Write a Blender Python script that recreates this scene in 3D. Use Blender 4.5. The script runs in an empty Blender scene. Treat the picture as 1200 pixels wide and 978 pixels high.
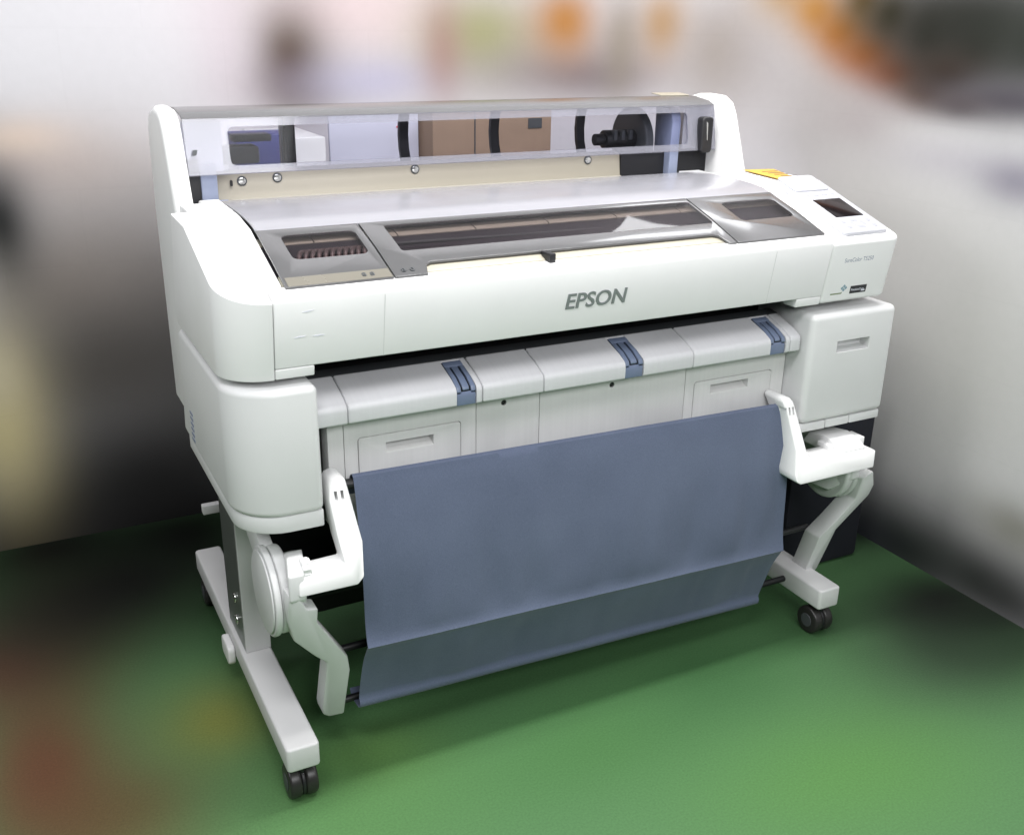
import bpy, bmesh, math, random
from mathutils import Vector, Matrix, noise
random.seed(4)
sc = bpy.context.scene
col = sc.collection
R = math.radians

# ------------------------------------------------------------------ materials
def new_mat(name):
    m = bpy.data.materials.new(name); m.use_nodes = True
    nt = m.node_tree
    return m, nt, nt.nodes['Principled BSDF']

def plastic(name, color, rough=.4, bump=.02, bscale=900, spec=.5, mottling=.03, metal=0., streak=None, coat=0.):
    """moulded plastic or painted metal: fine grain bump, faint large-scale unevenness in colour and gloss"""
    m, nt, b = new_mat(name)
    N, L = nt.nodes, nt.links
    b.inputs['Metallic'].default_value = metal
    b.inputs['Specular IOR Level'].default_value = spec
    b.inputs['Coat Weight'].default_value = coat
    tc = N.new('ShaderNodeTexCoord')
    n1 = N.new('ShaderNodeTexNoise'); n1.inputs['Scale'].default_value = 7; n1.inputs['Detail'].default_value = 6
    n1.inputs['Roughness'].default_value = .65
    L.new(tc.outputs['Object'], n1.inputs['Vector'])
    mx = N.new('ShaderNodeMix'); mx.data_type = 'RGBA'
    c = Vector(color)
    mx.inputs[6].default_value = (*(c * (1 - mottling * 2)), 1)
    mx.inputs[7].default_value = (*[min(1, v) for v in c * (1 + mottling)], 1)
    L.new(n1.outputs['Fac'], mx.inputs[0])
    last = mx.outputs[2]
    if streak:
        mp = N.new('ShaderNodeMapping'); mp.inputs['Scale'].default_value = streak
        L.new(tc.outputs['Object'], mp.inputs['Vector'])
        ns = N.new('ShaderNodeTexNoise'); ns.inputs['Scale'].default_value = 1; ns.inputs['Detail'].default_value = 4
        L.new(mp.outputs[0], ns.inputs['Vector'])
        rp = N.new('ShaderNodeMapRange'); rp.inputs[1].default_value = .35; rp.inputs[2].default_value = .7
        rp.inputs[3].default_value = .965; rp.inputs[4].default_value = 1.0
        L.new(ns.outputs['Fac'], rp.inputs[0])
        mu = N.new('ShaderNodeVectorMath'); mu.operation = 'SCALE'
        L.new(last, mu.inputs[0]); L.new(rp.outputs[0], mu.inputs['Scale']); last = mu.outputs[0]
    L.new(last, b.inputs['Base Color'])
    rr = N.new('ShaderNodeMapRange'); rr.inputs[3].default_value = max(.02, rough - .08); rr.inputs[4].default_value = rough + .08
    L.new(n1.outputs['Fac'], rr.inputs[0]); L.new(rr.outputs[0], b.inputs['Roughness'])
    if bump:
        n2 = N.new('ShaderNodeTexNoise'); n2.inputs['Scale'].default_value = bscale; n2.inputs['Detail'].default_value = 2
        L.new(tc.outputs['Object'], n2.inputs['Vector'])
        bp = N.new('ShaderNodeBump'); bp.inputs['Strength'].default_value = bump * 5; bp.inputs['Distance'].default_value = .0004
        L.new(n2.outputs['Fac'], bp.inputs['Height']); L.new(bp.outputs[0], b.inputs['Normal'])
    return m

M = {}
M['white'] = plastic('white_plastic', (.80, .80, .80), .38)
M['cream'] = plastic('cream_plastic', (.36, .34, .275), .45)
M['strip'] = plastic('tinted_strip', (.17, .16, .135), .25)
M['offwhite'] = plastic('off_white_plastic', (.66, .665, .665), .45, bump=.05, bscale=700)
M['lightgrey'] = plastic('light_grey_plastic', (.64, .64, .64), .5, bump=.06, bscale=700)
M['guide'] = plastic('guide_plastic', (.66, .66, .68), .45, bump=.05, streak=(140, 1.5, 1.5))
M['drawer'] = plastic('drawer_plastic', (.68, .68, .67), .5, bump=.05, streak=(160, 2, 1))
M['panel'] = plastic('panel_plastic', (.46, .465, .50), .35)
M['button'] = plastic('button_plastic', (.34, .345, .38), .35)
M['blue'] = plastic('blue_grey_plastic', (.16, .20, .30), .4)
M['bluelight'] = plastic('pale_blue_plastic', (.30, .34, .46), .4)
M['black'] = plastic('black_plastic', (.012, .012, .014), .45)
M['void'] = plastic('dark_metal_and_shade', (.01, .01, .012), .7)
M['darkgrey'] = plastic('dark_grey_plastic', (.06, .065, .07), .5)
M['rubber'] = plastic('caster_rubber', (.022, .02, .02), .38, mottling=.1)
M['steel'] = plastic('zinc_steel', (.28, .30, .29), .38, metal=.85, streak=(4, 4, 60))
M['screw'] = plastic('bright_screw_metal', (.75, .75, .72), .2, metal=1, bump=0)
M['beige'] = plastic('beige_sheet_metal', (.35, .32, .25), .42, streak=(1.2, 3, 60))
M['cover'] = plastic('smoked_top_plastic', (.27, .27, .295), .24, streak=(1.0, 30, 3), coat=.15, mottling=.05)
M['frost'] = plastic('smoked_frosted_plastic', (.10, .10, .103), .20, coat=.2, mottling=.08, bump=.01)
M['platen'] = plastic('dark_platen', (.022, .018, .026), .55, streak=(30, 3, 1))
M['cable'] = plastic('brown_tube', (.11, .08, .078), .4)
M['letter'] = plastic('grey_lettering', (.20, .225, .22), .35)
M['ink'] = plastic('blue_grey_ink', (.13, .16, .27), .5)
M['badge'] = plastic('badge_black', (.012, .013, .016), .3)
M['green'] = plastic('olive_ink', (.20, .25, .13), .5)
M['teal'] = plastic('teal_ink', (.20, .32, .38), .5)
M['sticker'] = plastic('yellow_sticker', (.62, .36, .05), .5)
M['screen'] = plastic('screen_glass', (.008, .006, .007), .12, bump=0, spec=.12)
M['cardboard'] = plastic('cardboard', (.24, .165, .115), .8, mottling=.12, streak=(60, 3, 1))
M['paper'] = plastic('white_paper', (.72, .73, .80), .8)
M['board'] = plastic('grey_white_paper', (.46, .465, .54), .8)
M['redink'] = plastic('red_ink', (.55, .10, .12), .7)
M['royal'] = plastic('royal_blue_plastic', (.018, .024, .15), .5)
M['navy'] = plastic('navy_cloth', (.009, .010, .018), .9)

def clear_mat(name, tint, gloss_rough, diffuse=None, dfac=0., ior=1.5):
    m = bpy.data.materials.new(name); m.use_nodes = True
    nt = m.node_tree; N, L = nt.nodes, nt.links
    N.remove(N['Principled BSDF'])
    tr = N.new('ShaderNodeBsdfTransparent'); tr.inputs[0].default_value = (*tint, 1)
    gl = N.new('ShaderNodeBsdfGlossy'); gl.inputs['Roughness'].default_value = gloss_rough
    fr = N.new('ShaderNodeFresnel'); fr.inputs[0].default_value = ior
    body = tr.outputs[0]
    if diffuse:
        df = N.new('ShaderNodeBsdfDiffuse'); df.inputs[0].default_value = (*diffuse, 1)
        tc = N.new('ShaderNodeTexCoord'); nz = N.new('ShaderNodeTexNoise'); nz.inputs['Scale'].default_value = 60
        nz.inputs['Detail'].default_value = 8
        L.new(tc.outputs['Object'], nz.inputs['Vector'])
        mr = N.new('ShaderNodeMapRange'); mr.inputs[1].default_value = .3; mr.inputs[2].default_value = .75
        mr.inputs[3].default_value = max(0, dfac - .03); mr.inputs[4].default_value = min(1, dfac + .03)
        L.new(nz.outputs['Fac'], mr.inputs[0])
        m0 = N.new('ShaderNodeMixShader'); L.new(mr.outputs[0], m0.inputs[0])
        L.new(tr.outputs[0], m0.inputs[1]); L.new(df.outputs[0], m0.inputs[2]); body = m0.outputs[0]
    mx = N.new('ShaderNodeMixShader')
    ge = N.new('ShaderNodeNewGeometry'); iv = N.new('ShaderNodeMath'); iv.operation = 'SUBTRACT'; iv.inputs[0].default_value = 1
    L.new(ge.outputs['Backfacing'], iv.inputs[1])
    fm = N.new('ShaderNodeMath'); fm.operation = 'MULTIPLY'
    L.new(fr.outputs[0], fm.inputs[0]); L.new(iv.outputs[0], fm.inputs[1])
    L.new(fm.outputs[0], mx.inputs[0]); L.new(body, mx.inputs[1]); L.new(gl.outputs[0], mx.inputs[2])
    L.new(mx.outputs[0], N['Material Output'].inputs[0])
    return m
M['clear'] = clear_mat('clear_acrylic', (.84, .84, .88), .05, ior=1.2)
M['milky'] = clear_mat('milky_acrylic', (.85, .85, .90), .10, (.30, .30, .34), .42)
M['smokepane'] = clear_mat('smoked_pane', (.74, .71, .72), .04, ior=1.35)

def fabric_mat():
    m, nt, b = new_mat('blue_grey_woven_fabric')
    N, L = nt.nodes, nt.links
    tc = N.new('ShaderNodeTexCoord')
    nz = N.new('ShaderNodeTexNoise'); nz.inputs['Scale'].default_value = 420; nz.inputs['Detail'].default_value = 3
    L.new(tc.outputs['Object'], nz.inputs['Vector'])
    n2 = N.new('ShaderNodeTexNoise'); n2.inputs['Scale'].default_value = 5; n2.inputs['Detail'].default_value = 4
    L.new(tc.outputs['Object'], n2.inputs['Vector'])
    ad = N.new('ShaderNodeMath'); ad.operation = 'ADD'; L.new(nz.outputs['Fac'], ad.inputs[0]); L.new(n2.outputs['Fac'], ad.inputs[1])
    rp = N.new('ShaderNodeMapRange'); rp.inputs[1].default_value = .6; rp.inputs[2].default_value = 1.4
    L.new(ad.outputs[0], rp.inputs[0])
    mx = N.new('ShaderNodeMix'); mx.data_type = 'RGBA'
    mx.inputs[6].default_value = (.078, .098, .158, 1); mx.inputs[7].default_value = (.118, .144, .220, 1)
    L.new(rp.outputs[0], mx.inputs[0]); L.new(mx.outputs[2], b.inputs['Base Color'])
    b.inputs['Roughness'].default_value = .85
    b.inputs['Sheen Weight'].default_value = .12
    bp = N.new('ShaderNodeBump'); bp.inputs['Strength'].default_value = .35; bp.inputs['Distance'].default_value = .0006
    L.new(nz.outputs['Fac'], bp.inputs['Height']); L.new(bp.outputs[0], b.inputs['Normal'])
    return m
M['fabric'] = fabric_mat()

def blob_mat(name, base, blobs, rough=.6, noise_scale=1.6, warp=.12, grain=(90, .06), blocks=False, spec=.3):
    """surface with soft-edged patches of colour and painted-in shade: blobs = (centre, radii, colour, strength) in metres"""
    m, nt, b = new_mat(name)
    N, L = nt.nodes, nt.links
    tc = N.new('ShaderNodeTexCoord')
    nz = N.new('ShaderNodeTexNoise'); nz.inputs['Scale'].default_value = noise_scale; nz.inputs['Detail'].default_value = 3
    L.new(tc.outputs['Object'], nz.inputs['Vector'])
    sb = N.new('ShaderNodeVectorMath'); sb.operation = 'SUBTRACT'; sb.inputs[1].default_value = (.5, .5, .5)
    L.new(nz.outputs['Color'], sb.inputs[0])
    sl = N.new('ShaderNodeVectorMath'); sl.operation = 'SCALE'; sl.inputs['Scale'].default_value = warp
    L.new(sb.outputs[0], sl.inputs[0])
    ad = N.new('ShaderNodeVectorMath'); ad.operation = 'ADD'
    L.new(tc.outputs['Object'], ad.inputs[0]); L.new(sl.outputs[0], ad.inputs[1])
    rgb = N.new('ShaderNodeRGB'); rgb.outputs[0].default_value = (*base, 1)
    last = rgb.outputs[0]
    for c, r, colr, st in blobs:
        s1 = N.new('ShaderNodeVectorMath'); s1.operation = 'SUBTRACT'; s1.inputs[1].default_value = c
        L.new(ad.outputs[0], s1.inputs[0])
        s2 = N.new('ShaderNodeVectorMath'); s2.operation = 'DIVIDE'; s2.inputs[1].default_value = r
        L.new(s1.outputs[0], s2.inputs[0])
        dt = N.new('ShaderNodeVectorMath'); dt.operation = 'DOT_PRODUCT'
        L.new(s2.outputs[0], dt.inputs[0]); L.new(s2.outputs[0], dt.inputs[1])
        ng = N.new('ShaderNodeMath'); ng.operation = 'MULTIPLY'; ng.inputs[1].default_value = -1
        L.new(dt.outputs['Value'], ng.inputs[0])
        ex = N.new('ShaderNodeMath'); ex.operation = 'EXPONENT'; L.new(ng.outputs[0], ex.inputs[0])
        ml = N.new('ShaderNodeMath'); ml.operation = 'MULTIPLY'; ml.inputs[1].default_value = st
        L.new(ex.outputs[0], ml.inputs[0])
        mx = N.new('ShaderNodeMix'); mx.data_type = 'RGBA'; mx.inputs[7].default_value = (*colr, 1)
        L.new(ml.outputs[0], mx.inputs[0]); L.new(last, mx.inputs[6]); last = mx.outputs[2]
    g = N.new('ShaderNodeTexNoise'); g.inputs['Scale'].default_value = grain[0]; g.inputs['Detail'].default_value = 5
    L.new(tc.outputs['Object'], g.inputs['Vector'])
    gr = N.new('ShaderNodeMapRange'); gr.inputs[3].default_value = 1 - grain[1]; gr.inputs[4].default_value = 1 + grain[1]
    L.new(g.outputs['Fac'], gr.inputs[0])
    mu = N.new('ShaderNodeVectorMath'); mu.operation = 'SCALE'
    L.new(last, mu.inputs[0]); L.new(gr.outputs[0], mu.inputs['Scale'])
    last = mu.outputs[0]
    L.new(last, b.inputs['Base Color'])
    b.inputs['Roughness'].default_value = rough
    b.inputs['Specular IOR Level'].default_value = spec
    bp = N.new('ShaderNodeBump'); bp.inputs['Strength'].default_value = .3; bp.inputs['Distance'].default_value = .001
    L.new(g.outputs['Fac'], bp.inputs['Height'])
    if blocks:
        mp = N.new('ShaderNodeMapping'); mp.inputs['Rotation'].default_value = blocks
        L.new(tc.outputs['Object'], mp.inputs['Vector'])
        br = N.new('ShaderNodeTexBrick'); br.inputs['Scale'].default_value = 1
        br.inputs['Brick Width'].default_value = .39; br.inputs['Row Height'].default_value = .19
        br.inputs['Mortar Size'].default_value = .004; br.inputs['Mortar Smooth'].default_value = .6
        br.inputs['Color1'].default_value = (1, 1, 1, 1); br.inputs['Color2'].default_value = (.97, .97, .97, 1)
        br.inputs['Mortar'].default_value = (.80, .80, .80, 1)
        L.new(mp.outputs[0], br.inputs['Vector'])
        m2 = N.new('ShaderNodeMix'); m2.data_type = 'RGBA'; m2.blend_type = 'MULTIPLY'; m2.inputs[0].default_value = .06
        L.new(last, m2.inputs[6]); L.new(br.outputs['Color'], m2.inputs[7]); L.new(m2.outputs[2], b.inputs['Base Color'])
        b2 = N.new('ShaderNodeBump'); b2.inputs['Strength'].default_value = .03; b2.inputs['Distance'].default_value = .003
        b2.invert = True
        L.new(br.outputs['Fac'], b2.inputs['Height']); L.new(bp.outputs[0], b2.inputs['Normal'])
        L.new(b2.outputs[0], b.inputs['Normal'])
    else:
        L.new(bp.outputs[0], b.inputs['Normal'])
    return m

# ------------------------------------------------------------------ mesh helpers
def prism(bm, poly, axis, a, b):
    """extrude a 2-D outline along an axis; x: (y,z)  y: (x,z)  z: (x,y)"""
    def P(q, t):
        return {'x': (t, q[0], q[1]), 'y': (q[0], t, q[1]), 'z': (q[0], q[1], t)}[axis]
    v0 = [bm.verts.new(P(q, a)) for q in poly]; v1 = [bm.verts.new(P(q, b)) for q in poly]
    n = len(poly); fs = [bm.faces.new(v0), bm.faces.new(v1[::-1])]
    for i in range(n):
        fs.append(bm.faces.new((v0[i], v1[i], v1[(i + 1) % n], v0[(i + 1) % n])))
    bmesh.ops.recalc_face_normals(bm, faces=fs)
    return fs
def box(bm, x0, x1, y0, y1, z0, z1):
    return prism(bm, [(x0, y0), (x1, y0), (x1, y1), (x0, y1)], 'z', z0, z1)
def slab(bm, pts, dvec):
    """extrude a 3-D outline by a vector"""
    d = Vector(dvec)
    v0 = [bm.verts.new(q) for q in pts]; v1 = [bm.verts.new(Vector(q) + d) for q in pts]
    n = len(pts); fs = [bm.faces.new(v0), bm.faces.new(v1[::-1])]
    for i in range(n):
        fs.append(bm.faces.new((v0[i], v1[i], v1[(i + 1) % n], v0[(i + 1) % n])))
    bmesh.ops.recalc_face_normals(bm, faces=fs)
def circle(cx, cy, r, n=32):
    return [(cx + r * math.cos(2 * math.pi * i / n), cy + r * math.sin(2 * math.pi * i / n)) for i in range(n)]
def rrect(x0, x1, y0, y1, r, n=6, corners=(1, 1, 1, 1)):
    out = []
    cs = [(x1 - r, y0 + r, -90), (x1 - r, y1 - r, 0), (x0 + r, y1 - r, 90), (x0 + r, y0 + r, 180)]
    sharp = [(x1, y0), (x1, y1), (x0, y1), (x0, y0)]
    for (cx, cy, a0), f, s in zip(cs, corners, sharp):
        if not f: out.append(s); continue
        for k in range(n + 1):
            a = R(a0 + 90 * k / n); out.append((cx + r * math.cos(a), cy + r * math.sin(a)))
    return out
def disc(bm, axis, c, r, a, b, n=36):
    return prism(bm, circle(c[0], c[1], r, n), axis, a, b)
def tube(bm, pts, r, n=14):
    pts = [Vector(p) for p in pts]; rings = []
    for i, p in enumerate(pts):
        d = (pts[min(i + 1, len(pts) - 1)] - pts[max(i - 1, 0)]).normalized()
        u = d.cross(Vector((0, 0, 1)))
        if u.length < .1: u = d.cross(Vector((0, 1, 0)))
        u.normalize(); w = d.cross(u)
        rings.append([bm.verts.new(p + r * (u * math.cos(2 * math.pi * k / n) + w * math.sin(2 * math.pi * k / n))) for k in range(n)])
    fs = []
    for a, b in zip(rings, rings[1:]):
        for k in range(n):
            fs.append(bm.faces.new((a[k], a[(k + 1) % n], b[(k + 1) % n], b[k])))
    fs += [bm.faces.new(rings[0]), bm.faces.new(rings[-1][::-1])]
    bmesh.ops.recalc_face_normals(bm, faces=fs)
def top_cut(bm, planes):
    """shave a convex solid with planes (point, normal), keeping the side against the normal"""
    for co, no in planes:
        g = bm.verts[:] + bm.edges[:] + bm.faces[:]
        r = bmesh.ops.bisect_plane(bm, geom=g, plane_co=co, plane_no=no, clear_outer=True)
        ed = [e for e in r['geom_cut'] if isinstance(e, bmesh.types.BMEdge)]
        if ed: bmesh.ops.contextual_create(bm, geom=ed)
    bmesh.ops.recalc_face_normals(bm, faces=bm.faces[:])

def finish(name, bm, mat, parent=None, bev=0., seg=3, cuts=None, ang=32, lip=0.):
    me = bpy.data.meshes.new(name); bm.to_mesh(me); bm.free()
    o = bpy.data.objects.new(name, me); col.objects.link(o)
    if bev:
        md = o.modifiers.new('b', 'BEVEL'); md.width = bev; md.segments = seg; md.limit_method = 'ANGLE'
        md.angle_limit = R(ang); md.use_clamp_overlap = True
    tmp = None
    if cuts is not None:
        cm = bpy.data.meshes.new('c'); cuts.to_mesh(cm); cuts.free()
        tmp = bpy.data.objects.new('c', cm); col.objects.link(tmp)
        bo = o.modifiers.new('c', 'BOOLEAN'); bo.operation = 'DIFFERENCE'; bo.object = tmp; bo.solver = 'EXACT'
    if lip:
        m3 = o.modifiers.new('l', 'BEVEL'); m3.width = lip; m3.segments = 2; m3.limit_method = 'ANGLE'; m3.angle_limit = R(50)
    if o.modifiers:
        dg = bpy.context.evaluated_depsgraph_get(); dg.update()
        nm = bpy.data.meshes.new_from_object(o.evaluated_get(dg))
        o.modifiers.clear(); o.data = nm; nm.name = name
    if tmp: bpy.data.objects.remove(tmp)
    me = o.data
    for p in me.polygons: p.use_smooth = True
    me.set_sharp_from_angle(angle=R(34))
    me.materials.clear()
    for mm in (mat if isinstance(mat, (list, tuple)) else [mat]): me.materials.append(mm)
    if parent:
        o.parent = parent; o.matrix_parent_inverse = Matrix.Translation(-root_loc(parent))
    return o
def root_loc(o):
    return Vector(o.location) if o.parent is None else Vector((0, 0, 0))
def thing(name, label, cat, loc=(0, 0, 0), group=None):
    o = bpy.data.objects.new(name, None); col.objects.link(o); o.location = loc
    o['label'] = label; o['category'] = cat
    if group: o['group'] = group
    return o
def tag(o, label, cat, group=None):
    o['label'] = label; o['category'] = cat
    if group: o['group'] = group
    return o
def fix_smooth(): pass

def lettering(name, s, bbox, mat, parent, shear=0., bold=0., depth=.0008, rot=99.1, face=None):
    """text laid on the front face: bbox = x0, x1, z0, z1; face(z) gives the y of the surface"""
    cu = bpy.data.curves.new(name, 'FONT'); cu.body = s; cu.size = 1; cu.offset = bold; cu.extrude = 0.02; cu.resolution_u = 4
    o = bpy.data.objects.new(name, cu); col.objects.link(o)
    dg = bpy.context.evaluated_depsgraph_get(); dg.update()
    me = bpy.data.meshes.new_from_object(o.evaluated_get(dg)); bpy.data.objects.remove(o)
    xs = [v.co.x for v in me.vertices]; ys = [v.co.y for v in me.vertices]
    x0, x1, y0, y1 = min(xs), max(xs), min(ys), max(ys)
    for v in me.vertices:
        fx = (v.co.x - x0) / (x1 - x0); fz = (v.co.y - y0) / (y1 - y0)
        z = bbox[2] + fz * (bbox[3] - bbox[2]); x = bbox[0] + fx * (bbox[1] - bbox[0]) + shear * (z - bbox[2])
        y = face(z) - (depth if v.co.z > 0 else -.0002)
        v.co = (x, y, z)
    ob = bpy.data.objects.new(name, me); col.objects.link(ob); me.materials.append(mat)
    ob.parent = parent; ob.matrix_parent_inverse = Matrix.Translation(-root_loc(parent))
    return ob

FY = lambda z: .031 + (.946 - z) * (.021 / .131)          # front face of the upper unit
GZ = lambda y: .94 + y / 3                                  # sloping cover plane

# ------------------------------------------------------------------ the printer
root = thing('wide_format_printer', 'large white wide format printer on a two-footed stand with a blue-grey catch fabric', 'printer', (0, .3, 0))

# left end cap of the upper unit
def lean(bm):
    for v in bm.verts: v.co.y += (.946 - v.co.z) * .1603 * max(0, 1 - (v.co.y - .031) / .35)
BACK = [((0, .405, 1.03), Vector((0, 1, .33)).normalized())]
def cap_planes(d=0.):
    return [((0, .031, .949 + d), Vector((0, -.32, 1)).normalized()), ((0, .28, 1.030 + d), Vector((0, -.02, 1)).normalized())]
bm = bmesh.new()
prism(bm, rrect(-.7025, -.6222, .0305, .46, .078, 14, (0, 0, 0, 1)), 'z', .815, 1.1)
lean(bm); top_cut(bm, cap_planes() + BACK)
side = finish('end_cover', bm, M['white'], root, .009, 4)
bm = bmesh.new()
prism(bm, [(.0765, .84), (.0765, .9635), (.26, 1.0225), (.34, 1.033), (.50, 1.036), (.575, 1.024), (.575, .9), (.12, .9), (.12, .84)], 'x', -.6212, -.5940)
finish('cover_margin', bm, M['white'], root, .004, 3)
bm = bmesh.new(); prism(bm, [(.36, .83), (.36, 1.028), (.50, 1.030), (.575, 1.018), (.575, .83)], 'x', -.668, -.6212); finish('rear_shoulder', bm, M['white'], root, .003, 2)

# front cover: long fascia with a groove between its mouldings
bm = bmesh.new()
prism(bm, [(FY(.834), .834), (.031, .946), (.034, .955), (.044, .959), (.058, .9605), (.075, .9620), (.075, .834)], 'x', -.6212, .5330)
prism(bm, [(.052, .8155), (FY(.8335), .8335), (.09, .8335), (.09, .8155)], 'x', -.6212, -.556)
prism(bm, [(.052, .8155), (FY(.8335), .8335), (.09, .8335), (.09, .8155)], 'x', .468, .5330)
cut = bmesh.new()
for gx in (-.4369, .385): box(cut, gx - .0005, gx + .0005, .0, .0535 , .80, .945)
front = finish('front_cover', bm, M['white'], root, .0022, 3, cuts=None)
for gx in (-.4369, .385):
    bm = bmesh.new(); slab(bm, [(gx - .0006, FY(.8345) - .0002, .8345), (gx + .0006, FY(.8345) - .0002, .8345), (gx + .0006, FY(.944) - .0002, .944), (gx - .0006, FY(.944) - .0002, .944)], (0, .001, 0))
    finish('parting_line', bm, M['lightgrey'], front)
cut.free()
lettering('brand_lettering', 'EPSON', (-.090, .036, .877, .9065), M['letter'], front, shear=.10, bold=.012, depth=.0022, face=FY)
# tape residue on the left of the fascia
for (cx, cz) in ((-.566, .929), (-.549, .885), (-.580, .886)):
    bm = bmesh.new(); n = 9; top_, bot = [], []
    for k in range(n):
        x = cx + (k / (n - 1) - .5) * .020; z = cz + .0015 * noise.noise(Vector((k * .7, cx * 50, 0))) + k * .0002; h = .0012 * (1 - abs(k / (n - 1) - .5) * 1.8)
        top_.append((x, FY(z) - .0007, z + h)); bot.append((x, FY(z) - .0007, z - h))
    slab(bm, top_ + bot[::-1], (0, .0009, 0))
    finish('tape_residue', bm, M['paper'], front)

# right control housing
bm = bmesh.new()
prism(bm, rrect(.5342, .722, .0305, .46, .02, 6, (1, 0, 0, 0)), 'z', .8155, 1.1)
lean(bm); top_cut(bm, cap_planes())
house = finish('control_housing', bm, M['white'], root, .008, 4)
bm = bmesh.new()
prism(bm, [(.075, .9), (.075, .9665), (.26, 1.0225), (.34, 1.033), (.50, 1.036), (.575, 1.024), (.575, .9)], 'x', .5325, .5342)
finish('housing_edge', bm, M['white'], root)
lettering('model_lettering', 'SureColor T5250', (.575, .655, .9035, .9125), M['ink'], house, face=FY, depth=.0005)
# small marks under it
bm = bmesh.new()
def fpoly(bm, pts, th=.0006):
    slab(bm, [(x, FY(z) - th, z) for x, z in pts], (0, th + .0003, 0))
fpoly(bm, [(.557, .8335), (.588, .8335), (.590, .8385), (.586, .8365), (.557, .8365)])
finish('emblem', bm, M['green'], house)
bm = bmesh.new()
for dx, dz in ((0, 0), (.0052, .0052), (-.0052, .0052), (0, .0104)):
    c = (.592 + dx, .842 + dz * .8)
    fpoly(bm, [(c[0], c[1] - .004), (c[0] + .004, c[1]), (c[0], c[1] + .004), (c[0] - .004, c[1])])
finish('emblem', bm, M['teal'], house)
bm = bmesh.new(); fpoly(bm, [(.611, .8315), (.657, .8315), (.657, .8485), (.611, .8485)], .0008)
badge = finish('badge', bm, M['badge'], house)
lettering('badge_lettering', 'PrecisionCore', (.614, .650, .8375, .8425), M['paper'], badge, face=lambda z: FY(z) - .0008, depth=.0004)
bm = bmesh.new(); fpoly(bm, [(.643, .835), (.653, .835), (.653, .838), (.645, .838)], .0012); finish('badge_mark', bm, M['paper'], badge)

# control panel on the sloping top
nrm = Vector((0, -.32, 1)).normalized()
def on_top(x, y, h=0.): return Vector((x, y, .949 + (y - .031) * .32)) + nrm * h
def top_slab(bm, outline, h0, h1):
    slab(bm, [on_top(x, y, h0) for x, y in outline], nrm * (h1 - h0))
bm = bmesh.new(); top_slab(bm, rrect(.578, .702, .050, .282, .012), -.002, .009)
cp = finish('control_panel', bm, M['panel'], root, .004, 3)
bm = bmesh.new(); top_slab(bm, rrect(.590, .690, .225, .292, .01), .006, .0135); finish('panel_hood', bm, M['panel'], cp, .003, 3)
bm = bmesh.new(); top_slab(bm, rrect(.606, .684, .111, .188, .002), .008, .0098); finish('screen', bm, M['screen'], cp, .0006, 2)
for x, y, w, h in [(.607, .092, .007, .006), (.607, .070, .006, .005), (.640, .096, .011, .005), (.640, .070, .011, .005), (.626, .083, .005, .008), (.655, .083, .005, .008), (.677, .092, .006, .006), (.677, .070, .006, .006),
                   (.606, .207, .010, .004), (.632, .207, .008, .004), (.658, .207, .008, .004), (.680, .207, .005, .004)]:
    bm = bmesh.new(); top_slab(bm, rrect(x - w, x + w, y - h, y + h, min(w, h) * .8), .0085, .0098); finish('button', bm, M['button'], cp, .0005, 1)
bm = bmesh.new(); slab(bm, [(.622, .315, 1.0345), (.668, .300, 1.0340), (.712, .44, 1.0364), (.630, .455, 1.0368)], (0, 0, .0008))
finish('warning_sticker', bm, M['sticker'], root)
bm = bmesh.new()
for i in range(4):
    y = .345 + i * .022; slab(bm, [(.655, y, 1.0358 + i * .0004), (.697, y - .004, 1.0358 + i * .0004), (.698, y, 1.0360 + i * .0004), (.655, y + .004, 1.0360 + i * .0004)], (0, 0, .0006))
finish('sticker_print', bm, M['cable'], root)

# cavity below the sloping covers
bm = bmesh.new(); box(bm, -.5935, .533, .076, .60, .90, .925); finish('platen', bm, M['platen'], root)
bm = bmesh.new(); prism(bm, [(.104, .926), (.104, .955), (.150, .9800), (.2095, .9995), (.2095, .926)], 'x', -.5925, .532); finish('carriage_bed', bm, M['platen'], root, .002, 2)
bm = bmesh.new(); prism(bm, [(.2105, .926), (.2105, 1.0000), (.2125, 1.0015), (.238, 1.0070), (.238, .926)], 'x', -.5930, .5325)
cut = bmesh.new()
for i in range(7): box(cut, -.50 + i * .155, -.4975 + i * .155, .18, .246, .90, 1.02)
finish('carriage_rail', bm, M['cream'], root, cuts=cut)
bm = bmesh.new(); prism(bm, [(.0752, .925), (.0752, .9635), (.103, .9730), (.103, .925)], 'x', -.5930, .5325); finish('inner_lip', bm, M['cream'], root, .0015, 2)
bm = bmesh.new()
for k in range(11):
    pts = []
    for j in range(13):
        a = -.3 + 2.2 * j / 12
        pts.append((-.548 + k * .0115 + j * .0022, .146 + .034 * math.sin(a) , .9845 + .0110 * math.sin(a) + .004 * math.cos(a * 2)))
    tube(bm, pts, .0042, 8)
finish('ink_tube_coil', bm, M['cable'], root)
bm = bmesh.new()
for k in range(3): tube(bm, [(-.36, .13 + k * .025, .976 + k * .0085), (.34, .13 + k * .025, .966 + k * .0085)], .003, 8)
finish('carriage_rod', bm, M['darkgrey'], root)

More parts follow.
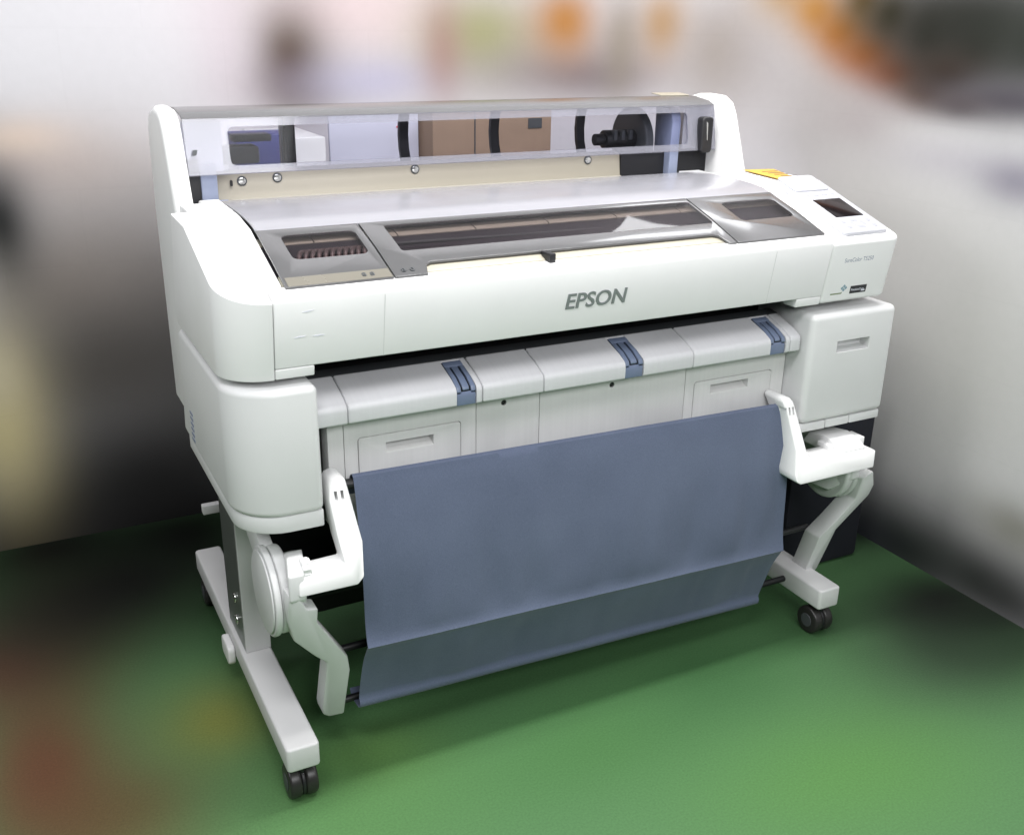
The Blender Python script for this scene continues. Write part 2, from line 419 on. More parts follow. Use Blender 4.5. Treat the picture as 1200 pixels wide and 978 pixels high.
# three sloping smoked covers
def cover_piece(x0, x1, win, notch=None, r=.012):
    bm = bmesh.new()
    prism(bm, [(.0585, GZ(.0585) + .0005), (.0585, GZ(.0585) + .005), (.150, GZ(.150) + .0065), (.2375, GZ(.2375) + .0035), (.2375, GZ(.2375) - .001), (.15, GZ(.15) + .002)], 'x', x0, x1)
    cut = bmesh.new()
    prism(cut, rrect(win[0], win[1], win[2], win[3], r), 'z', .9, 1.1)
    if notch: prism(cut, notch, 'z', .9, 1.1)
    o = finish('window_cover', bm, M['frost'], root, 0, cuts=cut, lip=.0009)
    bm = bmesh.new()
    f = lambda y: GZ(y) + .0022 + .0015 * (1 - abs(y - .15) / .09)
    prism(bm, [(win[2], f(win[2])), (win[2], f(win[2]) + .0016), (.15, f(.15) + .0016), (win[3], f(win[3]) + .0016), (win[3], f(win[3])), (.15, f(.15))], 'x', win[0] + .0003, win[1] - .0003)
    finish('window_pane', bm, M['smokepane'], o)
    return o
c1 = cover_piece(-.5925, -.4105, (-.557, -.425, .134, .214))
c2 = cover_piece(-.4075, .3045, (-.367, .330 - .03, .132, .222), [(-.352, .05), (-.340, .088), (-.330, .093), (.268, .093), (.280, .088), (.292, .05)], .006)
c3 = cover_piece(.3075, .5315, (.372, .512, .131, .208))
# front strips of the covers: paler band with small marks
bm = bmesh.new(); prism(bm, [(.0590, GZ(.059) + .0052), (.0590, GZ(.059) + .0058), (.083, GZ(.083) + .0064), (.083, GZ(.083) + .0058)], 'x', -.588, -.412)
finish('label_strip', bm, M['strip'], c1)
def toptext(s, x0, x1, y0, y1, par):
    cu = bpy.data.curves.new('t', 'FONT'); cu.body = s; cu.extrude = .01; cu.resolution_u = 2
    o = bpy.data.objects.new('t', cu); col.objects.link(o)
    dg = bpy.context.evaluated_depsgraph_get(); dg.update()
    me = bpy.data.meshes.new_from_object(o.evaluated_get(dg)); bpy.data.objects.remove(o)
    xs = [v.co.x for v in me.vertices]; ys = [v.co.y for v in me.vertices]
    for v in me.vertices:
        fx = (v.co.x - min(xs)) / (max(xs) - min(xs)); fy = (v.co.y - min(ys)) / (max(ys) - min(ys))
        y = y0 + fy * (y1 - y0); v.co = (x0 + fx * (x1 - x0), y, GZ(y) + (.0072 if v.co.z > 0 else .005))
    ob = bpy.data.objects.new('cover_marking', me); col.objects.link(ob); me.materials.append(M['darkgrey'])
    ob.parent = par; ob.matrix_parent_inverse = Matrix.Translation(-root_loc(par))
toptext('8 8', -.462, -.440, .066, .076, c1)
toptext('8 0', -.392, -.368, .068, .078, c2)
# black tab in the handle recess
bm = bmesh.new(); box(bm, -.115, -.103, .058, .092, .960, .9770); finish('cover_catch', bm, M['black'], c2, .001, 2)

# smooth smoked top cover behind them
prof = [(.2395, 1.0215), (.262, 1.0285), (.30, 1.0325), (.36, 1.0350), (.44, 1.0350), (.50, 1.0315), (.545, 1.0255), (.572, 1.018)]
bm = bmesh.new(); prism(bm, prof + [(y, z - .004) for y, z in prof[::-1]], 'x', -.5915, .5315)
finish('top_cover', bm, M['cover'], root, ang=60)

# rear body with paper bay
bm = bmesh.new()
prism(bm, [(.576, .83), (.576, .985), (.70, .985), (.745, .95), (.745, .56), (.46, .56), (.46, .83)], 'x', -.662, .662)
finish('rear_body', bm, M['lightgrey'], root, .004, 2)
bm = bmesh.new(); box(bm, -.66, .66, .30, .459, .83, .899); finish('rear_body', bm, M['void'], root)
bm = bmesh.new(); prism(bm, [(.616, .985), (.606, 1.0), (.612, 1.010), (.620, 1.066), (.640, 1.072), (.640, .985)], 'x', -.600, .386)
bp_ = finish('back_panel', bm, M['beige'], root, .001, 2)
for x, z in ((-.523, 1.051), (-.450, 1.054), (-.145, 1.056), (.296, 1.056)):
    bm = bmesh.new(); y = .6185 - (1.066 - z) * .14
    disc(bm, 'y', (x, z), .0078, y - .0022, y + .002, 20); s = finish('screw', bm, M['screw'], bp_, .0012, 2)
    bm = bmesh.new(); prism(bm, circle(x, z, .0100, 20), 'y', y - .0009, y + .002); finish('washer', bm, M['darkgrey'], bp_)
bm = bmesh.new(); prism(bm, rrect(-.5475, -.5425, 1.042, 1.054, .0024), 'y', .613, .625); finish('slot', bm, M['black'], bp_)
bm = bmesh.new(); prism(bm, [(.586, 1.0005), (.586, 1.009), (.6105, 1.017), (.6105, 1.0005)], 'x', -.55, .386)
ruler = finish('ruler_strip', bm, M['cream'], root)
bm = bmesh.new()
for i in range(84):
    x = -.53 + i * .0108; L = .013 if i % 5 == 0 else .008
    slab(bm, [(x, .590, 1.0101), (x + .0018, .590, 1.0101), (x + .0018, .590 + L, 1.0101 + L * .3265), (x, .590 + L, 1.0101 + L * .3265)], (0, 0, .0005))
finish('ruler_marks', bm, M['darkgrey'], ruler)
bm = bmesh.new(); box(bm, -.62, .62, .573, .60, .98, 1.0003); finish('paper_slot', bm, M['offwhite'], root)
# blue-grey end blocks and dark gaps
bm = bmesh.new(); box(bm, -.608, -.576, .596, .64, .99, 1.09); box(bm, -.576, -.556, .596, .604, 1.005, 1.018); finish('end_block', bm, M['bluelight'], root, .002, 2)
bm = bmesh.new(); box(bm, -.638, -.609, .60, .64, .985, 1.10); finish('gap_filler', bm, M['black'], root)
# cheeks
cheek = [(.505, .98), (.506, 1.02), (.560, 1.155), (.578, 1.183), (.606, 1.197), (.66, 1.199), (.715, 1.186), (.745, 1.155), (.757, 1.10), (.765, .98), (.765, .56), (.60, .56), (.505, .83)]
for x0, x1 in ((-.677, -.640), (.630, .690)):
    bm = bmesh.new(); prism(bm, cheek, 'x', x0, x1)
    finish('bay_side', bm, M['white'], root, .014, 5, ang=50)
# transparent roll cover: front face + top strip
lid = bpy.data.objects.new('roll_cover', None); col.objects.link(lid); lid.parent = root; lid.matrix_parent_inverse = Matrix.Translation(-root_loc(root))
def lidface(t):  # t 0 bottom .. 1 top edge
    return (.560 + .020 * t, 1.0745 + .1035 * t)
bm = bmesh.new()
a, b = lidface(0), lidface(1)
prism(bm, [a, (a[0] + .002, a[1] - .002), (a[0] + .005, a[1]), (b[0] + .0045, b[1] - .001), b], 'x', -.636, .626)
cut = bmesh.new()
zb0, zt0 = lidface(.14)[1], lidface(.84)[1]
prism(cut, rrect(-.553, .545, zb0, zt0, .012), 'y', .5, .62)
face = finish('lid_face', bm, M['milky'], root, cuts=cut)
bm = bmesh.new()
q0, q1 = lidface(.14), lidface(.84)
slab(bm, [(-.5528, q0[0] + .001, q0[1]), (.5448, q0[0] + .001, q0[1]), (.5448, q1[0] + .001, q1[1]), (-.5528, q1[0] + .001, q1[1])], (0, .003, 0))
finish('lid_window', bm, M['clear'], root)
bm = bmesh.new()
prism(bm, [(.5805, 1.1775), (.600, 1.186), (.66, 1.1935), (.73, 1.1895), (.73, 1.1865), (.66, 1.1905), (.60, 1.1825), (.583, 1.1755)], 'x', -.636, .626)
finish('lid_top', bm, M['frost'], root)
bpy.data.objects.remove(lid)
bm = bmesh.new(); slab(bm, [(-.627, .559, 1.112), (-.619, .559, 1.112), (-.616, .5605, 1.122), (-.624, .5605, 1.122)], (0, .002, 0)); finish('lid_mark', bm, M['darkgrey'], face)
for x in (-.135, .092, .325):
    bm = bmesh.new()
    pts = [(.70, 1.06), (.712, 1.09), (.716, 1.12), (.712, 1.15), (.70, 1.178), (.69, 1.178), (.702, 1.15), (.706, 1.12), (.702, 1.09), (.69, 1.06)]
    prism(bm, pts, 'x', x - .011, x + .011); finish('lid_rib', bm, M['black'], root)
bm = bmesh.new(); box(bm, -.636, -.5605, .600, .603, 1.075, 1.172); finish('bay_end_panel', bm, M['paper'], root)
bm = bmesh.new(); box(bm, .5485, .6295, .592, .595, 1.075, 1.172); finish('bay_end_panel', bm, M['lightgrey'], root)
# roll holders
def holder(xd, sgn, plate):
    h = bpy.data.objects.new('roll_holder', None); col.objects.link(h); h.parent = root; h.matrix_parent_inverse = Matrix.Translation(-root_loc(root))
    return h
bm = bmesh.new(); disc(bm, 'x', (.690, 1.088), .080, .455, .478, 48)
fl = finish('roll_holder', bm, M['darkgrey'], root, .004, 3)
bm = bmesh.new(); disc(bm, 'x', (.672, 1.095), .022, .37, .456); disc(bm, 'x', (.672, 1.095), .014, .345, .371); finish('spindle', bm, M['black'], fl, .002, 2)
for k in range(3):
    bm = bmesh.new(); box(bm, .385 + k * .022, .395 + k * .022, .645, .66, 1.095, 1.118); finish('spindle_tab', bm, M['darkgrey'], fl, .002, 2)
bm = bmesh.new(); prism(bm, [(.590, 1.012), (.587, 1.14), (.592, 1.158), (.605, 1.170), (.66, 1.172), (.66, 1.003), (.598, 1.003)], 'x', .512, .538)
pl = finish('roll_bracket', bm, M['bluelight'], root, .003, 3)
bm = bmesh.new(); box(bm, .385, .512, .596, .66, .995, 1.010); finish('bracket_foot', bm, M['darkgrey'], pl, .002, 2)
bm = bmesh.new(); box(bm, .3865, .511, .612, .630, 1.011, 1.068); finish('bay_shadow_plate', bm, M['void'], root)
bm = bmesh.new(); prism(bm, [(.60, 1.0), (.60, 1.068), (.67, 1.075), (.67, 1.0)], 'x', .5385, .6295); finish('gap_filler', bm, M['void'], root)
bm = bmesh.new(); prism(bm, rrect(.573, .606, 1.068, 1.152, .009), 'y', .548, .572)
lk = finish('lid_latch', bm, M['black'], root, .004, 3)
bm = bmesh.new(); prism(bm, [(.588, 1.098), (.590, 1.098), (.588, 1.138), (.583, 1.142)], 'y', .5468, .5485); finish('latch_edge', bm, M['screw'], lk)
# left holder seen through the lid
bm = bmesh.new(); prism(bm, rrect(-.560, -.475, 1.080, 1.115, .006), 'y', .65, .70); box(bm, -.52, -.44, .68, .72, 1.12, 1.135)
lh = finish('roll_holder', bm, M['black'], root, .003, 2)
bm = bmesh.new(); box(bm, -.42, -.395, .66, .70, 1.06, 1.17); finish('spindle', bm, M['black'], lh, .002, 2)

# lower cabinets
bm = bmesh.new()
prism(bm, rrect(-.7025, -.5565, .035, .56, .085, 14, (0, 0, 0, 1)), 'z', .50, .803)
top_cut(bm, [((0, .470, .80), Vector((0, 1, .2)).normalized()), ((0, .17, .575), Vector((0, .0, -1)).normalized())])
lc = finish('side_cabinet', bm, M['offwhite'], root, .012, 4)
bm = bmesh.new(); prism(bm, rrect(-.6985, -.5575, .039, .49, .083, 14, (0, 0, 0, 1)), 'z', .545, .5765)
finish('cabinet_skirt', bm, M['offwhite'], lc, .003, 2)
bm = bmesh.new()
for k in range(6): box(bm, -.7035, -.7015, .395, .42, .590 + k * .011, .595 + k * .011)
finish('air_vent', bm, M['blue'], lc)
bm = bmesh.new()
prism(bm, rrect(.508, .748, .035, .50, .014, 5, (1, 0, 0, 1)), 'z', .552, .797)
cut = bmesh.new()
prism(cut, [(.0, .729), (.055, .735), (.062, .728), (.062, .712), (.03, .7055), (.0, .703)], 'x', .583, .676)
rc = finish('side_cabinet', bm, M['offwhite'], root, .016, 5, cuts=cut, lip=.0008)
bm = bmesh.new()
for x0, x1 in ((.512, .5845), (.586, .6545), (.656, .745)):
    prism(bm, rrect(x0, x1, .040, .49, .004, 3), 'z', .532, .5505)
finish('cabinet_skirt', bm, M['offwhite'], rc, .0015, 2)
bm = bmesh.new(); prism(bm, [(.16, .80), (.30, .80), (.52, .80), (.52, .84), (.30, .83), (.16, .812)], 'x', .70, .745); finish('cable_cover', bm, M['black'], root, .003, 2)

# inner dark walls and gap under the fascia
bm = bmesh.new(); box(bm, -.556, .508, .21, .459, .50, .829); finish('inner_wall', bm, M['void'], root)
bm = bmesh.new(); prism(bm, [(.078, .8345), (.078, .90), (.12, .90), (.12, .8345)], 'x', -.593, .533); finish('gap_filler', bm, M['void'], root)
bm = bmesh.new(); prism(bm, [(.146, .772), (.146, .777), (.172, .781), (.172, .772)], 'x', -.555, .507); finish('exit_guide', bm, M['darkgrey'], root)

# output guide, in segments
gp = [(.142, .779), (.085, .760), (.064, .750), (.060, .742), (.0605, .716), (.072, .713), (.12, .7125), (.142, .74)]
segs = [(-.5555, -.5000), (-.4990, -.2455), (-.2443, -.1185), (-.1173, .2245), (.2257, .4745), (.4757, .5030)]
lat = [(-.297, -.2575), (.061, .104), (.4215, .4625)]
guide = None
for i, (x0, x1) in enumerate(segs):
    bm = bmesh.new(); prism(bm, gp, 'x', x0, x1)
    cut = bmesh.new(); has = False
    for l0, l1 in lat:
        if x0 < l0 < x1:
            has = True; box(cut, l0, l1, .03, .138, .70, .82)
    if not has: cut.free(); cut = None
    o = finish('guide_section', bm, M['guide'], root, .0035, 3, cuts=cut, ang=20)
for l0, l1 in lat:
    w = l1 - l0; a0, a1 = l0 + .0012, l1 - .0012
    bm = bmesh.new()
    prism(bm, [(.1375, .7735), (.086, .7570), (.0675, .7475), (.068, .719), (.076, .716), (.1375, .74)], 'x', l0 + .0004, l1 - .0004)
    bed = finish('latch_bed', bm, M['black'], root)
    bm = bmesh.new()                                  # lip across the lower front
    prism(bm, [(.0665, .7375), (.0620, .7365), (.0625, .7155), (.074, .7135), (.080, .7160), (.0685, .7200)], 'x', a0, a1)
    lt = finish('guide_latch', bm, M['blue'], root, .0012, 2, ang=25)
    up = [(.1300, .7765), (.086, .7620), (.0655, .7500), (.0620, .7415), (.0665, .7375), (.0700, .7450), (.088, .7565), (.1300, .7700)]
    for f0, f1 in ((0, .23), (.33, .67), (.77, 1)):
        bm = bmesh.new(); prism(bm, up if f1 - f0 < .3 else [(.1290, .7757), (.086, .7612), (.070, .7525), (.066, .7490), (.0640, .7455), (.0650, .7425), (.0705, .7455), (.088, .7565), (.129, .770)], 'x', a0 + (a1 - a0) * f0, a0 + (a1 - a0) * f1)
        finish('latch_rib', bm, M['blue'], lt, .0010, 2, ang=25)
    bm = bmesh.new(); prism(bm, [(.1310, .7780), (.118, .7735), (.118, .7695), (.131, .772)], 'x', a0, a1); finish('latch_bridge', bm, M['blue'], lt, .001, 2)
    bm = bmesh.new(); prism(bm, [(.0665, .7400), (.0640, .7372), (.0640, .7340), (.0665, .7340)], 'x', a0 + w * .2, a1 - w * .2); finish('latch_rib', bm, M['blue'], lt)

# front wall with drawers
bm = bmesh.new()
for x0, x1 in ((-.5255, -.4965), (-.4955, -.2385), (-.2373, -.1035), (-.1023, .2405), (.2417, .5060)):
    prism(bm, [(.105, .7115), (.105, .50), (.16, .50), (.16, .7115)], 'x', x0, x1)
cut = bmesh.new()
DR = [(-.471, -.269, .535, .6685), (.264, .471, .535, .6655)]
for x0, x1, z0, z1 in DR: prism(cut, rrect(x0, x1, z0, z1, .007), 'y', .09, .15)
for x in (-.180, .061): disc(cut, 'y', (x, .690), .0058, .09, .13, 20)
fw = finish('lower_front_wall', bm, M['drawer'], root, .0008, 2, cuts=cut)
for (x0, x1, z0, z1), (h0, h1, hz0, hz1) in zip(DR, [(-.418, -.325, .633, .651), (.307, .407, .635, .653)]):
    bm = bmesh.new(); prism(bm, rrect(x0 + .0013, x1 - .0013, z0 + .0013, z1 - .0013, .006), 'y', .1035, .14)
    cut = bmesh.new(); prism(cut, [(.09, hz1), (.128, hz1 + .001), (.130, hz1 - .006), (.112, hz0), (.09, hz0 - .004)], 'x', h0, h1)
    finish('maintenance_drawer', bm, M['drawer'], root, .0012, 2, cuts=cut, lip=.0006)
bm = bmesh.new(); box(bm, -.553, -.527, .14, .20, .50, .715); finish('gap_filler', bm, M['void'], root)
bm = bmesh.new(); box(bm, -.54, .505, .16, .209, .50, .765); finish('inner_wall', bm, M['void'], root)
for x in (-.180, .061):
    bm = bmesh.new(); disc(bm, 'y', (x, .690), .0056, .1075, .135, 20); finish('hole_plug', bm, M['black'], fw, .0008, 1)

# stand: feet, posts, casters
for sgn in (-1, 1):
    xa, xb = sorted((sgn * .664, sgn * .602))
    bm = bmesh.new(); prism(bm, rrect(xa, xb, 0, .832, .008, 4), 'z', .080, .131)
    foot = finish('stand_foot', bm, M['lightgrey'], root, .005, 3)
    px0, px1 = sorted((sgn * .655, sgn * .603))
    bm = bmesh.new(); box(bm, px0, px1, .336, .342, .1315, .556); box(bm, px0, px0 + .004, .3425, .485, .1315, .556); box(bm, px1 - .004, px1, .3425, .485, .1315, .556); box(bm, px0, px1, .480, .486, .1315, .556)
    post = finish('stand_post', bm, [M['steel'], M['lightgrey']], root, .0008, 1)
    for pf in post.data.polygons:
        if pf.normal.y < -.7: pf.material_index = 1
    for z in (.235, .183):
        bm = bmesh.new(); xs = px0
        disc(bm, 'x', (.392, z), .0105, xs - .005, xs, 20); finish('post_screw', bm, M['screw'], post, .0015, 2)
    # casters
    for cy in (.038, .79):
        cx = sgn * .633
        bm = bmesh.new(); prism(bm, [(cy - .02, .0795), (cy + .02, .0795), (cy + .024, .062), (cy + .016, .05), (cy - .016, .05), (cy - .02, .062)], 'x', cx - .0045, cx + .0045)
        disc(bm, 'x', (cy, .034), .0315, cx - .0034, cx + .0034, 30)
        disc(bm, 'z', (cx, cy), .018, .070, .0797, 20)
        cst = finish('caster', bm, M['black'], root, .002, 2)
        for s in (-1, 1):
            bm = bmesh.new(); disc(bm, 'x', (cy, .034), .034, cx + s * .0035, cx + s * .0270, 36)
            finish('wheel', bm, M['rubber'], cst, .0055, 4)
            bm = bmesh.new(); disc(bm, 'x', (cy, .034), .017, cx + s * .0268, cx + s * .0285, 24); finish('wheel_cap', bm, M['darkgrey'], cst, .001, 1)
    bm = bmesh.new(); prism(bm, rrect(.405, .475, .062, .108, .014), 'x', sgn * .6645, sgn * .680); finish('foot_bracket', bm, M['white'], foot, .004, 3)
bm = bmesh.new(); box(bm, -.602, .602, .42, .46, .17, .24); finish('stand_crossbar', bm, M['black'], root, .003, 2)
bm = bmesh.new(); box(bm, -.650, -.60, .73, .75, .27, .292); finish('rear_arm', bm, M['lightgrey'], root, .002, 2)

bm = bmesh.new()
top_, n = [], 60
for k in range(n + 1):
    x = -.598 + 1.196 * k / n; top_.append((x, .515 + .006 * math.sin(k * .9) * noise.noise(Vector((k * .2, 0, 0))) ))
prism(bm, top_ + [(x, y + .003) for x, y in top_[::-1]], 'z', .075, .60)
finish('shade_sheet', bm, M['void'], root)  # black sheet added to make the space under the body dark
# hubs beside the posts
for xs, sgn in ((-.658, 1), (.690, -1)):
    c = (.100, .408)
    bm = bmesh.new(); disc(bm, 'x', c, .083, xs, xs + sgn * .012, 64)
    hub = finish('take_up_hub', bm, M['offwhite'], root, .003, 3)
    bm = bmesh.new(); disc(bm, 'x', c, .076, xs - sgn * .004, xs - sgn * .0002, 64); finish('hub_ring', bm, M['offwhite'], hub, .002, 2)
    bm = bmesh.new(); disc(bm, 'x', c, .080, xs + sgn * .0132, xs + sgn * .037, 64); finish('hub_cap', bm, M['offwhite'], hub, .006, 3)
    bm = bmesh.new(); prism(bm, [(.12, .40), (.12, .478), (.335, .556), (.335, .50), (.18, .43)] , 'x', xs + sgn * .006, xs + sgn * .030)
    finish('hub_gusset', bm, M['offwhite'], hub, .003, 2)

def arm(name, pts, dy, mat=M['offwhite'], parent=root, bev=.004, cuts=None):
    bm = bmesh.new(); slab(bm, pts, (0, dy, 0)); return finish(name, bm, mat, parent, bev, 2, cuts=cuts, ang=20)
LB = [(-.545, .046, .617), (-.541, .046, .625), (-.528, .045, .629), (-.516, .043, .625), (-.512, .036, .600), (-.501, .006, .516), (-.508, -.016, .460), (-.520, -.018, .448), (-.625, -.018, .449), (-.621, -.006, .483), (-.538, -.005, .485), (-.544, .009, .524), (-.549, .033, .593)]
cut = bmesh.new()
for k in range(2): box(cut, -.5385 + k * .011, -.5335 + k * .011, .0, .055, .590, .606)
lb = arm('basket_bracket', LB, .048, M['white'], cuts=cut)
# gear housing where the bracket meets the arm
bm = bmesh.new(); slab(bm, [(-.641, -.012, .440), (-.640, -.008, .488), (-.632, .03, .502), (-.6205, .07, .492), (-.6205, .14, .455), (-.6205, .14, .36), (-.6205, .08, .35), (-.628, .04, .39)], (.030, 0, 0))
ga = finish('take_up_arm', bm, M['offwhite'], root, .005, 3, ang=25)
bm = bmesh.new(); disc(bm, 'x', (.012, .487), .017, -.612, -.596, 28)
for k in range(9):
    a = 2 * math.pi * k / 9
    disc(bm, 'x', (.012 + .015 * math.cos(a), .487 + .015 * math.sin(a)), .0045, -.6115, -.599, 8)
finish('ratchet_gear', bm, M['white'], ga, .001, 2)
bm = bmesh.new(); disc(bm, 'x', (.050, .432), .019, -.640, -.622, 28); finish('pivot_screw', bm, M['offwhite'], ga, .003, 3)
LA = [(-.643, .000, .415), (-.640, .010, .385), (-.629, .025, .338), (-.587, .044, .282), (-.565, .053, .257), (-.567, .098, .126), (-.563, .106, .104), (-.552, .109, .094), (-.520, .111, .090), (-.517, .066, .218), (-.524, .053, .258), (-.588, .012, .372), (-.590, -.006, .412), (-.609, -.006, .415), (-.622, -.012, .445), (-.641, -.012, .45)]
arm('lower_arm', LA, .042, bev=.005)
RB = [(.453, .042, .614), (.459, .042, .621), (.474, .041, .620), (.483, .039, .610), (.488, .031, .588), (.507, -.006, .483), (.658, -.006, .482), (.701, -.008, .476), (.688, -.021, .441), (.476, -.021, .440), (.466, -.018, .446), (.464, -.012, .462), (.473, .003, .508), (.462, .030, .585)]
cut = bmesh.new()
for k in range(3): box(cut, .4575 + k * .0095, .4620 + k * .0095, .0, .055, .582, .600)
arm('basket_bracket', RB, .060, M['white'], cuts=cut)
bm = bmesh.new()
prism(bm, [(-.002, .470), (-.002, .486), (.02, .500), (.055, .506), (.10, .498), (.12, .47)], 'x', .60, .672)
box(bm, .588, .600, .02, .060, .4822, .494); box(bm, .672, .690, .02, .06, .4762, .50); box(bm, .528, .540, .0, .055, .4830, .4855)
ga2 = finish('take_up_motor', bm, M['white'], root, .004, 3)
RA = [(.684, .002, .404), (.709, -.004, .421), (.735, .012, .375), (.735, .022, .345), (.680, .054, .252), (.682, .098, .126), (.671, .110, .091), (.649, .114, .080), (.643, .099, .123), (.634, .059, .237), (.665, .042, .285), (.696, .024, .340)]
arm('lower_arm', RA, .05, bev=.004)
bm = bmesh.new(); slab(bm, [(.690, .015, .400), (.690, .02, .440), (.652, .10, .45), (.652, .13, .36), (.665, .06, .36)], (-.025, 0, 0)); finish('take_up_arm', bm, M['offwhite'], root, .004, 2, ang=25)
for pts, r in (([(-.54, .066, .6030), (.475, .066, .5830)], .0095), ([(-.555, .115, .236), (.645, .115, .240)], .0075), ([(-.530, .125, .112), (.648, .125, .102)], .0075)):
    bm = bmesh.new(); tube(bm, pts, r, 20); finish('basket_rod', bm, M['black'], root)

# catch fabric
rows = [(.100, .560), (.082, .5980), (.074, .6115), (.066, .6160), (.058, .6125), (.0545, .600)]
for k in range(1, 26):
    t = k / 26; z = .60 + (.282 - .60) * t
    rows.append((.0545 - .034 * t ** .8 - .004 * math.sin(math.pi * t), z))
rows.append((.0178, .2800)); rows.append((.0172, .2790)); rows.append((.0185, .2775)); rows.append((.0225, .2755))
for k in range(1, 14):
    t = k / 14; rows.append((.0225 + .058 * t + .003 * math.sin(math.pi * t), .2755 + (.128 - .2755) * t))
rows += [(.0815, .126), (.0790, .1215), (.0780, .116), (.0795, .109), (.085, .1035), (.094, .100), (.115, .098), (.137, .102), (.142, .112)]
bm = bmesh.new(); NX = 120; grid = []
for j, (y, z) in enumerate(rows):
    row = []
    for i in range(NX + 1):
        u = i / NX; x = -.497 + u * .985
        x -= .002 * math.sin(math.pi * min(1, max(0, (.60 - z) / .5))) * (2 * u - 1) * .6
        tilt = (.006 - .022 * u) if z < .60 else (.004 - .020 * u)
        if z < .29: tilt += .004 - .008 * u
        fold = 1 - .85 * math.exp(-((z - .279) / .03) ** 2)
        hang = fold * min(1, max(0, (.605 - z) / .25)) * min(1, max(0, (z - .10) / .05))
        w = .0032 * math.sin(u * 31 + z * 5) * noise.noise(Vector((u * 3, z * 2, 1))) + .010 * noise.noise(Vector((u * 6.0, z * 2.2, 3))) + .0035 * noise.noise(Vector((u * 22, z * 5, 9))) + .0025 * noise.noise(Vector((u * 40 + z * 6, z * 3, 4))) * max(0, u - .6) * 2.5
        edge = math.exp(-((1 - u) / .06) ** 2) * .005 + math.exp(-(u / .03) ** 2) * .003
        row.append(bm.verts.new((x, y + hang * (w * 1.0 + edge), z + tilt + .0005 * noise.noise(Vector((u * 9, j * .3, 5))))))
    grid.append(row)
for a, b in zip(grid, grid[1:]):
    for i in range(NX): bm.faces.new((a[i], a[i + 1], b[i + 1], b[i]))
bmesh.ops.recalc_face_normals(bm, faces=bm.faces[:])
me = bpy.data.meshes.new('catch_fabric'); bm.to_mesh(me); bm.free()
fab = bpy.data.objects.new('catch_fabric', me); col.objects.link(fab); me.materials.append(M['fabric'])
so = fab.modifiers.new('s', 'SOLIDIFY'); so.thickness = .0012
dg = bpy.context.evaluated_depsgraph_get(); dg.update(); nm = bpy.data.meshes.new_from_object(fab.evaluated_get(dg)); fab.modifiers.clear(); fab.data = nm
for p in nm.polygons: p.use_smooth = True
nm.set_sharp_from_angle(angle=R(50))
fab.parent = root; fab.matrix_parent_inverse = Matrix.Translation(-root_loc(root))

# ------------------------------------------------------------------ things behind the printer
def boxthing(name, label, cat, mat, x0, x1, y0, y1, z0, z1, bev=.004, rot=0):
    bm = bmesh.new(); w, d = (x1 - x0) / 2, (y1 - y0) / 2
    box(bm, -w, w, -d, d, 0, z1 - z0)
    o = finish(name, bm, mat, None, bev, 2); o.location = ((x0 + x1) / 2, (y0 + y1) / 2, z0); o.rotation_euler.z = rot
    return tag(o, label, cat)
cb = boxthing('cardboard_box', 'tall brown cardboard box seen through the clear roll cover behind the printer', 'box', M['cardboard'], .03, .37, .93, 1.22, .006, 1.145, .003)
bm = bmesh.new(); box(bm, .145, .148, .9285, .930, .30, 1.15); box(bm, .30, .34, .9285, .9297, 1.10, 1.125); t_ = finish('box_flap_line', bm, M['darkgrey'], None)
t_.parent = cb; t_.matrix_parent_inverse = Matrix.Translation(-cb.location)
pb = boxthing('paper_board', 'white board of printed paper leaning behind the printer, seen through the clear cover', 'board', M['board'], -.215, .02, 1.0, 1.012, .006, 1.150, .001)
bm = bmesh.new(); prism(bm, [(-.04, 1.105), (-.012, 1.115), (-.012, 1.119), (-.04, 1.109)], 'y', .9985, 1.0); prism(bm, [(-.035, 1.122), (-.020, 1.095), (-.016, 1.097), (-.031, 1.124)], 'y', .9985, 1.0)
t_ = finish('red_mark', bm, M['redink'], None); t_.parent = pb; t_.matrix_parent_inverse = Matrix.Translation(-pb.location)
boxthing('grey_cabinet', 'plain grey metal cabinet left of the paper board behind the printer', 'cabinet', M['lightgrey'], -.37, -.225, 1.0, 1.25, .006, 1.09, .004)
boxthing('blue_crate', 'royal blue plastic crate seen through the left end of the clear roll cover', 'crate', M['royal'], -.475, -.345, .86, .96, .986, 1.115, .004)
boxthing('navy_bin', 'dark navy covered bin standing on the floor right behind the printer stand', 'bin', M['navy'], .73, 1.0, .27, .50, .001, .595, .012)
# white card on the rear edge of the lid
bm = bmesh.new(); slab(bm, [(-.03, -.02, 0), (.05, -.03, 0), (.06, .03, .002), (-.02, .035, .002)], (0, 0, .002)); o = finish('paper_card', bm, M['beige'], None, .0004, 1)
o.location = (.56, .69, 1.1938); tag(o, 'small white card lying on top of the roll cover near its right end', 'card')

